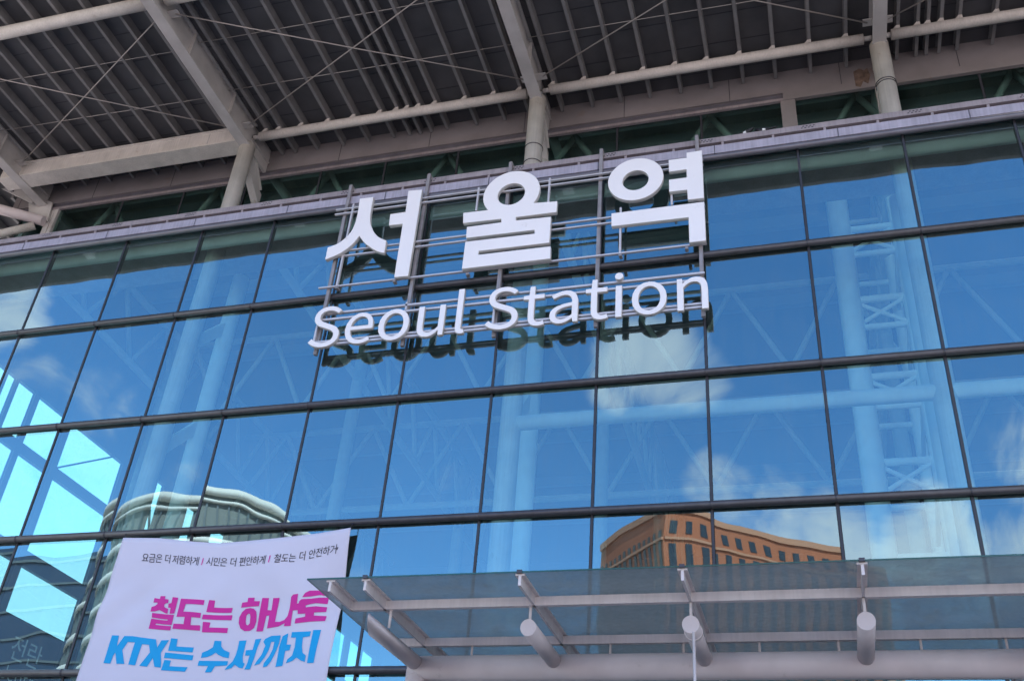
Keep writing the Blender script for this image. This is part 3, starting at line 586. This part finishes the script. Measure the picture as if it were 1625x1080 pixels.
# ------------------------------------------------------------------ banner
BY = -.165
bt = [PY(x, y, BY) for x, y in ((196, 853), (253, 853.5), (307, 859), (350, 861.5), (395, 858), (454, 852), (505, 846), (557, 837))]
bl0, br0 = bt[0], bt[-1]; bbz = 4.3
blb, brb = PY(121, 1080, BY), PY(518, 1080, BY)
def wave(x, z):
    u = (x-bl0.x); h = bl0.z - z
    pin = math.sin(math.pi*max(0, h)/2.68)**2
    return min(.115, -.012 + pin*1.35*(.022*math.sin(u*1.5+h*.9) + .014*math.sin(u*3.1-h*1.7+1.2) + .010*math.sin(h*2.6+u*.7) + .008*math.sin(u*6.3+h*3.1) + .016*math.sin((u*.8+h)*7.5)*math.exp(-u*.45) + .011*math.sin((u*.9-h*1.3)*5.2)*math.exp(-((u-3.2)/1.6)**2) + .075*math.exp(-((u-(br0.x-bl0.x)*(1-.012*h)+.02)/.24)**2)))
def topz(x):
    for a, b in zip(bt[:-1], bt[1:]):
        if x <= b.x: return a.z + (b.z-a.z)*(x-a.x)/(b.x-a.x)
    return bt[-1].z
bnr = thing('banner', 'pale lilac cloth banner with magenta and blue Korean slogans hung on the glass', 'banner', (8.6, BY, bbz))
nx, nz_ = 64, 46
m = MB(); xr0, xr1 = bl0.x, br0.x
for side in (0, 1):
    for j in range(nz_+1):
        for i in range(nx+1):
            x = xr0 + (xr1-xr0)*i/nx; zt = topz(x); z = zt + (bbz-zt)*j/nz_
            xx = x + (blb.x-bl0.x)/(bl0.z-blb.z)*(zt-z)*(1-i/nx) + (brb.x-br0.x)/(br0.z-brb.z)*(zt-z)*(i/nx)
            m.v.append(Vector((xx, BY + wave(xx, z) + side*.006, z)))
o_ = (nx+1)*(nz_+1)
for j in range(nz_):
    for i in range(nx):
        a = j*(nx+1)+i; m.face([a+nx+1, a+nx+2, a+1, a], 0, True); m.face([o_+a, o_+a+1, o_+a+nx+2, o_+a+nx+1], 0, True)
for i in range(nx): m.face([i, i+1, o_+i+1, o_+i]); a = nz_*(nx+1)+i; m.face([a+1, a, o_+a, o_+a+1])
for j in range(nz_): a = j*(nx+1); m.face([a+nx+1, a, o_+a, o_+a+nx+1]); a += nx; m.face([a, a+nx+1, o_+a+nx+1, o_+a])
m.build('cloth', M['cloth'], bnr, fix=False)
m = MB()
for p in (bl0, br0): m.path([(p.x, BY, p.z), (p.x+.01, -.13, p.z+.14)], .008, 6)
m.build('tie_cord', M['black'], bnr)
def print_on(name, polys, mt):
    """lettering printed on the cloth: each item = list of loops (outer first, then holes) in (x, z); cut finely so that it follows the folds"""
    bm = bmesh.new()
    for loops in polys:
        tri = tessellate_polygon([[Vector((p[0], p[1], 0)) for p in l] for l in loops]); flat = [p for l in loops for p in l]
        vs = [bm.verts.new((p[0], 0, p[1])) for p in flat]
        for t in tri:
            try: bm.faces.new([vs[i] for i in t])
            except ValueError: pass
    xs = [v.co.x for v in bm.verts]; zs = [v.co.z for v in bm.verts]
    for lo, hi, no in ((min(xs), max(xs), (1, 0, 0)), (min(zs), max(zs), (0, 0, 1))):
        q = math.floor(lo/.09)*.09
        while q < hi:
            bmesh.ops.bisect_plane(bm, geom=bm.verts[:]+bm.edges[:]+bm.faces[:], plane_co=(q*no[0], 0, q*no[2]), plane_no=no, dist=1e-5); q += .09
    for v in bm.verts: v.co.y = BY + wave(v.co.x, v.co.z) - .008
    for f in bm.faces:
        f.normal_update()
        if f.normal.y > 0: f.normal_flip()
    c = Vector((sum(v.co.x for v in bm.verts)/len(bm.verts), BY, sum(v.co.z for v in bm.verts)/len(bm.verts)))
    for v in bm.verts: v.co -= c
    me = bpy.data.meshes.new(name); bm.to_mesh(me); bm.free(); me.materials.append(mt)
    for p in me.polygons: p.use_smooth = True
    return put(name, me, c, bnr)
def zb(x0, y0, s):
    return lambda *ps: [(lambda q: (q.x, q.z))(PY(x0+p[0]/s, y0+p[1]/s, BY)) for p in ps]
Z4, Z5 = zb(150, 920, 7.2), zb(310, 920, 7.2)
mag = [
 [Z4((690,205),(760,222),(768,188),(828,192),(820,224),(863,230),(855,270),(836,268),(812,284),(808,305),(818,320),(850,330),(840,385),(815,380),(790,365),(750,345),(700,360),(650,362),(662,310),(700,300),(730,280),(735,262),(682,260))],
 [Z4((910,203),(973,210),(925,388),(864,386),(880,322),(851,318),(858,275),(893,268))],
 [Z4((668,377),(922,402),(895,520),(705,494),(698,508),(890,532),(880,580),(620,552),(655,440),(840,464),(845,452),(660,428))],
 [Z4((1005,220),(1283,243),(1272,300),(1065,285),(1040,375),(1243,390),(1232,445),(1136,438),(1118,525),(1225,525),(1218,585),(905,562),(920,505),(1040,515),(1060,436),(955,428))],
 [Z5((180,240),(243,243),(228,320),(435,320),(420,375),(145,375))], [Z5((110,405),(432,403),(420,460),(95,456))], [Z5((105,485),(185,490),(172,548),(382,550),(372,608),(88,602))],
 [Z5((618,210),(692,208),(685,248),(748,245),(735,300),(535,322),(550,265),(612,258))],
 [Z5((590,335),(640,325),(680,332),(703,360),(703,410),(695,470),(665,540),(620,572),(560,577),(515,550),(498,490),(508,430),(545,370)), Z5((615,385),(632,390),(633,420),(620,490),(598,512),(580,505),(577,470),(590,410))],
 [Z5((775,207),(845,205),(826,340),(868,342),(892,205),(965,200),(935,330),(912,475),(965,476),(1020,455),(1055,410),(1080,320),(1100,195),(1125,168),(1183,160),(1165,270),(1208,262),(1190,340),(1115,345),(1090,520),(1015,527),(1025,492),(950,530),(818,548),(845,400),(812,404),(768,580),(690,580))],
 [Z5((1228,198),(1262,150),(1310,122),(1508,102),(1502,160),(1412,162),(1330,186))],
 [Z5((1195,240),(1218,222),(1330,210),(1412,190),(1500,175),(1485,250),(1370,257),(1265,287),(1265,310),(1370,290),(1480,285),(1470,340),(1350,360),(1345,395),(1475,387),(1460,445),(1300,466),(1135,493),(1145,437),(1250,412),(1255,378),(1170,385),(1172,310))],
]
blu = [
 [Z4((210,633),(290,636),(263,757),(350,640),(440,640),(710,678),(725,770),(775,690),(862,690),(765,830),(768,960),(762,1000),(690,990),(672,890),(605,990),(517,978),(640,825),(630,740),(548,732),(470,975),(392,965),(465,712),(388,706),(325,800),(348,958),(258,957),(245,828),(222,860),(188,955),(108,948))],
 [Z4((888,668),(962,675),(945,760),(1143,772),(1128,828),(848,808))], [Z4((815,828),(1138,860),(1125,918),(800,890))], [Z4((805,912),(880,920),(862,985),(1070,995),(1040,1047),(765,1030))],
 [Z5((232,697),(308,700),(305,760),(335,800),(398,828),(385,892),(320,880),(270,855),(240,830),(195,860),(140,880),(70,890),(85,830),(150,805),(210,770))],
 [Z5((48,922),(380,925),(370,975),(230,985),(185,1055),(115,1055),(150,982),(32,978))],
 [Z5((503,690),(582,683),(560,800),(545,880),(550,940),(570,955),(545,1010),(500,1000),(455,965),(420,1005),(340,1028),(370,985),(430,930),(465,860),(485,790))],
 [Z5((683,670),(752,663),(712,760),(672,905),(630,1020),(565,1022),(600,945),(622,860),(572,862),(580,800),(655,792))],
 [Z5((775,700),(800,665),(870,635),(980,630),(960,720),(915,830),(870,925),(822,985),(778,997),(785,950),(845,870),(885,790),(905,703),(868,703),(838,800),(793,885),(740,955),(678,975),(705,925),(760,850),(785,780),(800,745))],
 [Z5((1000,640),(1065,605),(1045,735),(1095,735),(1080,800),(1030,808),(1000,980),(920,992),(945,860),(960,760))],
 [Z5((1105,592),(1315,577),(1305,635),(1230,650),(1222,760),(1230,830),(1265,860),(1255,935),(1210,920),(1160,885),(1110,925),(1040,950),(1055,905),(1110,860),(1140,760),(1150,655),(1095,655))],
 [Z5((1340,560),(1422,553),(1355,945),(1280,948))],
]
# small black line: glyph outlines set along the slightly wavy base line
def group_loops(ls):
    """outer loops with the holes that lie inside them"""
    def area(l): return sum(l[i][0]*l[(i+1) % len(l)][1]-l[(i+1) % len(l)][0]*l[i][1] for i in range(len(l)))/2
    def inside(p, l):
        c = False
        for i in range(len(l)):
            (x1, y1), (x2, y2) = l[i], l[(i+1) % len(l)]
            if (y1 > p[1]) != (y2 > p[1]) and p[0] < (x2-x1)*(p[1]-y1)/(y2-y1)+x1: c = not c
        return c
    ls = sorted(ls, key=lambda l: -abs(area(l))); outs = []
    for l in ls:
        for g_ in outs:
            if inside(l[0], g_[0]) and (area(l) > 0) != (area(g_[0]) > 0): g_.append(l); break
        else: outs.append([l])
    return outs
def small(textline, p0, p1, drop, ht):
    """textline between photo pixels p0 and p1 (left and right end of the base line)"""
    wid = {' ': .42, "'": .3}; adv = [wid.get(c, 1.0) for c in textline]; tot = sum(adv); res = []; pen_ = 0
    L_ = math.dist(p0, p1)
    for c, a in zip(textline, adv):
        if c in GH:
            ls = GH[c]; xs_ = [l[k] for l in ls for k in range(0, len(l), 2)]; gx, gw = 170, 920
            loops_ = []
            for l in ls:
                q_ = []
                for k in range(0, len(l), 2):
                    u = (l[k]-60)/1200; v = (l[k+1]+60)/1200
                    t_ = (pen_ + u*.98 + v*.22)/tot
                    bx = p0[0]+(p1[0]-p0[0])*t_; by = p0[1]+(p1[1]-p0[1])*t_ + drop*4*t_*(1-t_)
                    q = PY(bx, by - v*ht, BY); q_.append((q.x, q.z))
                loops_.append(q_)
            res += group_loops(loops_)
        pen_ += a
    return res
blk, blks = [], []
B1 = lambda x, y: (220+x/9.559, 860+y/9.559)
B2 = lambda x, y: (380+x/9.03, 850+y/9.03)
for tx, a, b, dr in (('요금은', B1(45, 290), B1(355, 306), 0), ('더', B1(390, 305), B1(490, 318), 0), ('저렴하게', B1(510, 322), B1(920, 352), 0),
                     ('시민은', B1(1025, 352), B1(1345, 368), 0), ('더', B1(1385, 362), B1(1490, 365), 0), ('편안하게', B2(-5, 432), B2(388, 405), 0),
                     ('철도는', B2(500, 390), B2(810, 370), 0), ('더', B2(850, 350), B2(950, 340), 0), ('안전하거', B2(985, 330), B2(1395, 240), 0)):
    blk += small(tx, a, b, dr, 13.2)
    if tx.endswith('게'): blks.append(blk); blk = []
blk.append([[(lambda q: (q.x, q.z))(PY(*B2(*p), BY)) for p in ((1400, 160), (1418, 158), (1402, 195), (1392, 197))]])
blks.append(blk)
bars = [[[(lambda q: (q.x, q.z))(PY(*B1(*p), BY)) for p in ((982, 242), (996, 244), (968, 350), (954, 350))]], [[(lambda q: (q.x, q.z))(PY(*B2(*p), BY)) for p in ((448, 285), (462, 287), (440, 390), (426, 390))]]]
for q in blks: print_on('small_lettering', q, M['black'])
for q in bars: print_on('divider', [q], M['magenta'])
print_on('magenta_lettering', mag, M['magenta']); print_on('blue_lettering', blu, M['blue'])

# shop sign lettering on the end wall (reads along +y, seen from the plaza side)
def wall_text(txt, y0, z0, ht, par, mt):
    ms = MB(); pen_ = 0
    for c in txt:
        ls = GH.get(c, [])
        for l in group_loops([[(y0 + (pen_ + l[k]/1200)*ht, z0 + l[k+1]/1200*ht) for k in range(0, len(l), 2)] for l in ls]):
            b = len(ms.v); flat = [p for q in l for p in q]
            ms.v += [Vector((SX+.056, p[0], p[1])) for p in flat]
            for t in tessellate_polygon([[Vector((p[0], p[1], 0)) for p in q] for q in l]): ms.face([b+i for i in t])
        pen_ += (max(l[k] for l in ls for k in range(0, len(l), 2))+110)/1200 if ls else .4
    return ms.build('lettering', mt, par)
wall_text('전란', 7.35, 9.15, .62, shop, M['letter']); wall_text('Jeotran', 7.3, 8.55, .44, shop, M['letter'])

# ------------------------------------------------------------------ entrance canopy
CZ, FYc, BYc = 6.0, -5.06, -.75
can = thing('entrance_canopy', 'frosted glass entrance canopy on white steel rails and cut round outriggers', 'canopy', (18, -3, 0))
lx = PZ(487, 922, CZ).x
RX = [PZ(528, 924, CZ).x, PZ(600, 938, CZ).x, PZ(840, 932, CZ).x, PZ(1091, 925, CZ).x, PZ(1368, 905, CZ).x]
RX += [RX[-1]+1.95, RX[-1]+3.9]
edges = [lx] + RX[1:] + [RX[-1]+.6]
for a, b in zip(edges[:-1], edges[1:]):
    MB().box(a+.008, b-.008, FYc, BYc, CZ+.012, CZ+.03, [1, 1, 1, 1, 0, 2]).build('canopy_pane', [M['canopy_glass'], M['glass_edge'], M['glass_back']], can)
for k, x in enumerate(RX):
    y1 = -4.32 if k == 0 else BYc
    m = MB(); m.box(x-.055, x+.055, FYc+.03, y1, CZ-.012, CZ+.010); m.box(x-.016, x+.016, FYc+.03, y1, CZ-.13, CZ-.012); m.build('rafter', M['canopy'], can)
m = MB()
for x in RX[1:]: m.box(x-.03, x+.03, FYc-.012, FYc+.06, CZ+.008, CZ+.045)
m.build('edge_clip', M['transom'], can)
for (y, x0) in ((-4.34, RX[0]), (-2.9, RX[1]-.45)):
    m = MB(); m.box(x0, RX[-1]+.6, y-.035, y+.035, CZ-.13, CZ-.02); m.build('rail', M['canopy'], can)
MT_Y, MT_Z, MT_R = -2.98, 5.55, .165
mtx0 = PY(655, 1045, MT_Y).x
mt_ = MB().tube((mtx0, MT_Y, MT_Z), (RX[-1]+1.2, MT_Y, MT_Z), MT_R, 36).build('main_tube', M['canopy_tube'], can)
MB().tube((mtx0+.08, MT_Y, 0), (mtx0+.08, MT_Y, MT_Z-.02), .14, 28).build('support_post', M['canopy_tube'], can)
MB().tube((RX[-1]+.5, MT_Y, 0), (RX[-1]+.5, MT_Y, MT_Z-.02), .14, 28).build('support_post', M['canopy_tube'], can)
ox = [PY(606, 990, -4.34).x, PY(840, 998, -4.34).x, PY(1097, 993, -4.34).x, PY(1375, 990, -4.34).x]
ox.append(ox[-1]+1.93)
for k, x in enumerate(ox):
    zc = MT_Z+.045
    if k == 0: o1 = MB().tube((x, MT_Y-.1, zc), (x-.04, -4.62, zc), .10, 30, cut=(-.95, -.32, .0)).build('outrigger', M['canopy_tube'], can)
    else: o1 = MB().tube((x, MT_Y-.1, zc), (x, -4.40, zc), .098, 30, cut=(-.05, -1, -.12)).build('outrigger', M['canopy_tube'], can)
    if k == 3-1:
        MB().tube((x, -4.16, zc), (x, -4.12, zc), .108, 30).build('collar', M['canopy'], o1)
        MB().tube((x+.03, -4.38, 0), (x+.03, -4.38, zc-.08), .017, 10).build('cable', M['canopy'], o1)
    MB().tube((x+(.1 if k == 0 else 0), -4.34, zc+.05), (x+(.1 if k == 0 else 0), -4.34, CZ-.1), .018, 10).build('hanger_rod', M['canopy'], can)
x = RX[1]-.25
while x < RX[-1]+.4:
    MB().tube((x, -2.9, MT_Z+MT_R-.06), (x, -2.9, CZ-.1), .016, 10).build('hanger_rod', M['canopy'], can); x += .94

# ------------------------------------------------------------------ two magpies on the gutter rail
def magpie(px, py, yaw, label):
    p = PY(px, py, -.06); z = 17.40
    t = thing('magpie', label, 'bird', (p.x, -.06, z), 'magpies on the gutter rail')
    c, s = math.cos(yaw), math.sin(yaw)
    def T(a, b, h): return (p.x + a*c - b*s, -.06 + a*s + b*c, z + h)
    pts = [T(-.30, 0, .085), T(-.22, 0, .09), T(-.12, 0, .10), T(-.06, 0, .105), T(0, 0, .115), T(.06, 0, .135), T(.095, 0, .165), T(.12, 0, .185), T(.145, 0, .185), T(.165, 0, .18)]
    m = MB().path(pts, [.012, .018, .022, .042, .055, .05, .034, .032, .026, .010], 14)
    n = 14
    for f, poly in enumerate(m.f):                                # white belly: lower faces of the middle rings
        cen = sum((m.v[i] for i in poly), Vector())/len(poly)
        if len(poly) == 4 and -.07 < ((cen.x-p.x)*c + (cen.y+.06)*s) < .03 and cen.z < z+.10: m.m[f] = 1
    b = m.build('body', [M['feather'], M['belly']], t)
    MB().tube(T(.162, 0, .18), T(.20, 0, .172), .009, 8, r2=.002).build('beak', M['beak'], t)
    for sg in (-1, 1):
        MB().path([T(.0, sg*.022, .075), T(-.005, sg*.022, .035), T(.005, sg*.022, .003), T(.03, sg*.024, .003)], .0045, 6).build('leg', M['beak'], t)
magpie(1184, 211, R_(-8), 'black and white magpie with a clear white belly standing on the gutter rail')
magpie(1211, 205, R_(165), 'dark magpie hunched on the gutter rail beside the grey window post')

# ------------------------------------------------------------------ buildings across the plaza (seen mirrored in the glass)
def flip(p): return Vector((p.x, -p.y, p.z))
pc = PY(1050, 812, 150); zt = pc.z
pl, pr = PZ(945, 876, zt), PZ(1392, 890, zt)
c_, l_, r_ = flip(pc), flip(pl), flip(pr)
r_ = c_ + (r_-c_)*1.0; l_ = c_ + (l_-c_)*1.0
ob_ = thing('office_block', 'orange brown office block with dark slot windows reflected in the lower glass', 'building', (c_.x, c_.y, 0))
back = Vector((0, -60, 0))
m = MB(); m.prism([(l_.x, l_.y), (c_.x, c_.y), (r_.x, r_.y), (r_.x, r_.y-40), (l_.x, l_.y-60)], 'z', 0, zt); m.build('wall', M['brick'], ob_)
def face_items(a, b, n, z0, z1, frac, name, mt, dep=.25, skip=()):
    d = (b-a); L_ = math.hypot(d.x, d.y); d = Vector((d.x, d.y, 0))/L_
    for k in range(n):
        s0 = (k+.5-frac/2)/n*L_; s1 = (k+.5+frac/2)/n*L_
        p = Vector((a.x, a.y, (z0+z1)/2))+d*s0; q = Vector((a.x, a.y, (z0+z1)/2))+d*s1
        MB().bar(p, q, dep, z1-z0, (0, 0, 1)).build(name, mt, ob_)
for a, b, n in ((c_, r_, 15), (l_, c_, 13)):
    if n == 15: face_items(a, b, n, zt-4.6, zt-2.3, .42, 'window', M['window'])
    face_items(a, b, 1, zt-5.9, zt-5.4, .995, 'ledge', M['brick_band'], .7)
    face_items(a, b, n, zt-27, zt-(6.6 if n == 15 else 4.0), .42, 'window', M['window'])
    face_items(a, b, 1, zt-.7, zt+.5, .995, 'ledge', M['brick_band'], .7)
    face_items(a, b, 1, zt-28.8, zt-28.2, .995, 'ledge', M['brick_band'], .7)
    if n == 15: face_items(a, b, n, zt-50, zt-30, .42, 'window', M['window'])
pa = PY(325, 775, 75); zt2 = pa.z
A1, A2, A3 = flip(PZ(185, 805, zt2)), flip(pa), flip(PZ(452, 812, zt2))
cx, cy_, rr_ = circle3((A1.x, A1.y), (A2.x, A2.y), (A3.x, A3.y))
tw = thing('round_tower', 'white banded round cornered tower reflected in the glass above the banner', 'building', (cx, cy_, 0))
MB().tube((cx, cy_, 0), (cx, cy_, zt2-.4), rr_-.5, 72).build('glazing', M['tower_glass'], tw)
MB().tube((cx, cy_, zt2-.9), (cx, cy_, zt2), rr_, 72).build('parapet', M['tower'], tw)
for k in range(11):
    z = zt2-6.2-k*3.4
    if z > 1: MB().tube((cx, cy_, z), (cx, cy_, z+.75), rr_-.1, 72).build('floor_band', M['tower'], tw)
MB().tube((cx, cy_, zt2-1.9), (cx, cy_, zt2-1.55), rr_-.05, 72).build('floor_band', M['tower'], tw)
for k in range(60):
    a = 2*math.pi*k/60
    if math.sin(a) > -.1: q = Vector((cx+(rr_-.42)*math.cos(a), cy_+(rr_-.42)*math.sin(a), 0)); MB().bar(q+Vector((0, 0, 2)), q+Vector((0, 0, zt2-2)), .2, .2, (math.cos(a), math.sin(a), 0)).build('fin', M['frame'], tw)

pd = PY(130, 872, 95); zt3 = pd.z
q0, q1 = flip(PY(168, 872, 95)), flip(PY(-420, 872, 95))
lo_ = thing('glass_office', 'dark low glass office building reflected in the lower left panes', 'building', ((q0.x+q1.x)/2, q0.y, 0))
MB().box(q1.x, q0.x, q0.y-30, q0.y, 0, zt3).build('wall', M['navy_glass'], lo_)
for k in range(8):
    z = zt3-1.0-k*3.6
    if z > 1: MB().box(q1.x-.1, q0.x+.1, q0.y-.1, q0.y+.25, z, z+.35).build('floor_band', M['frame'], lo_)
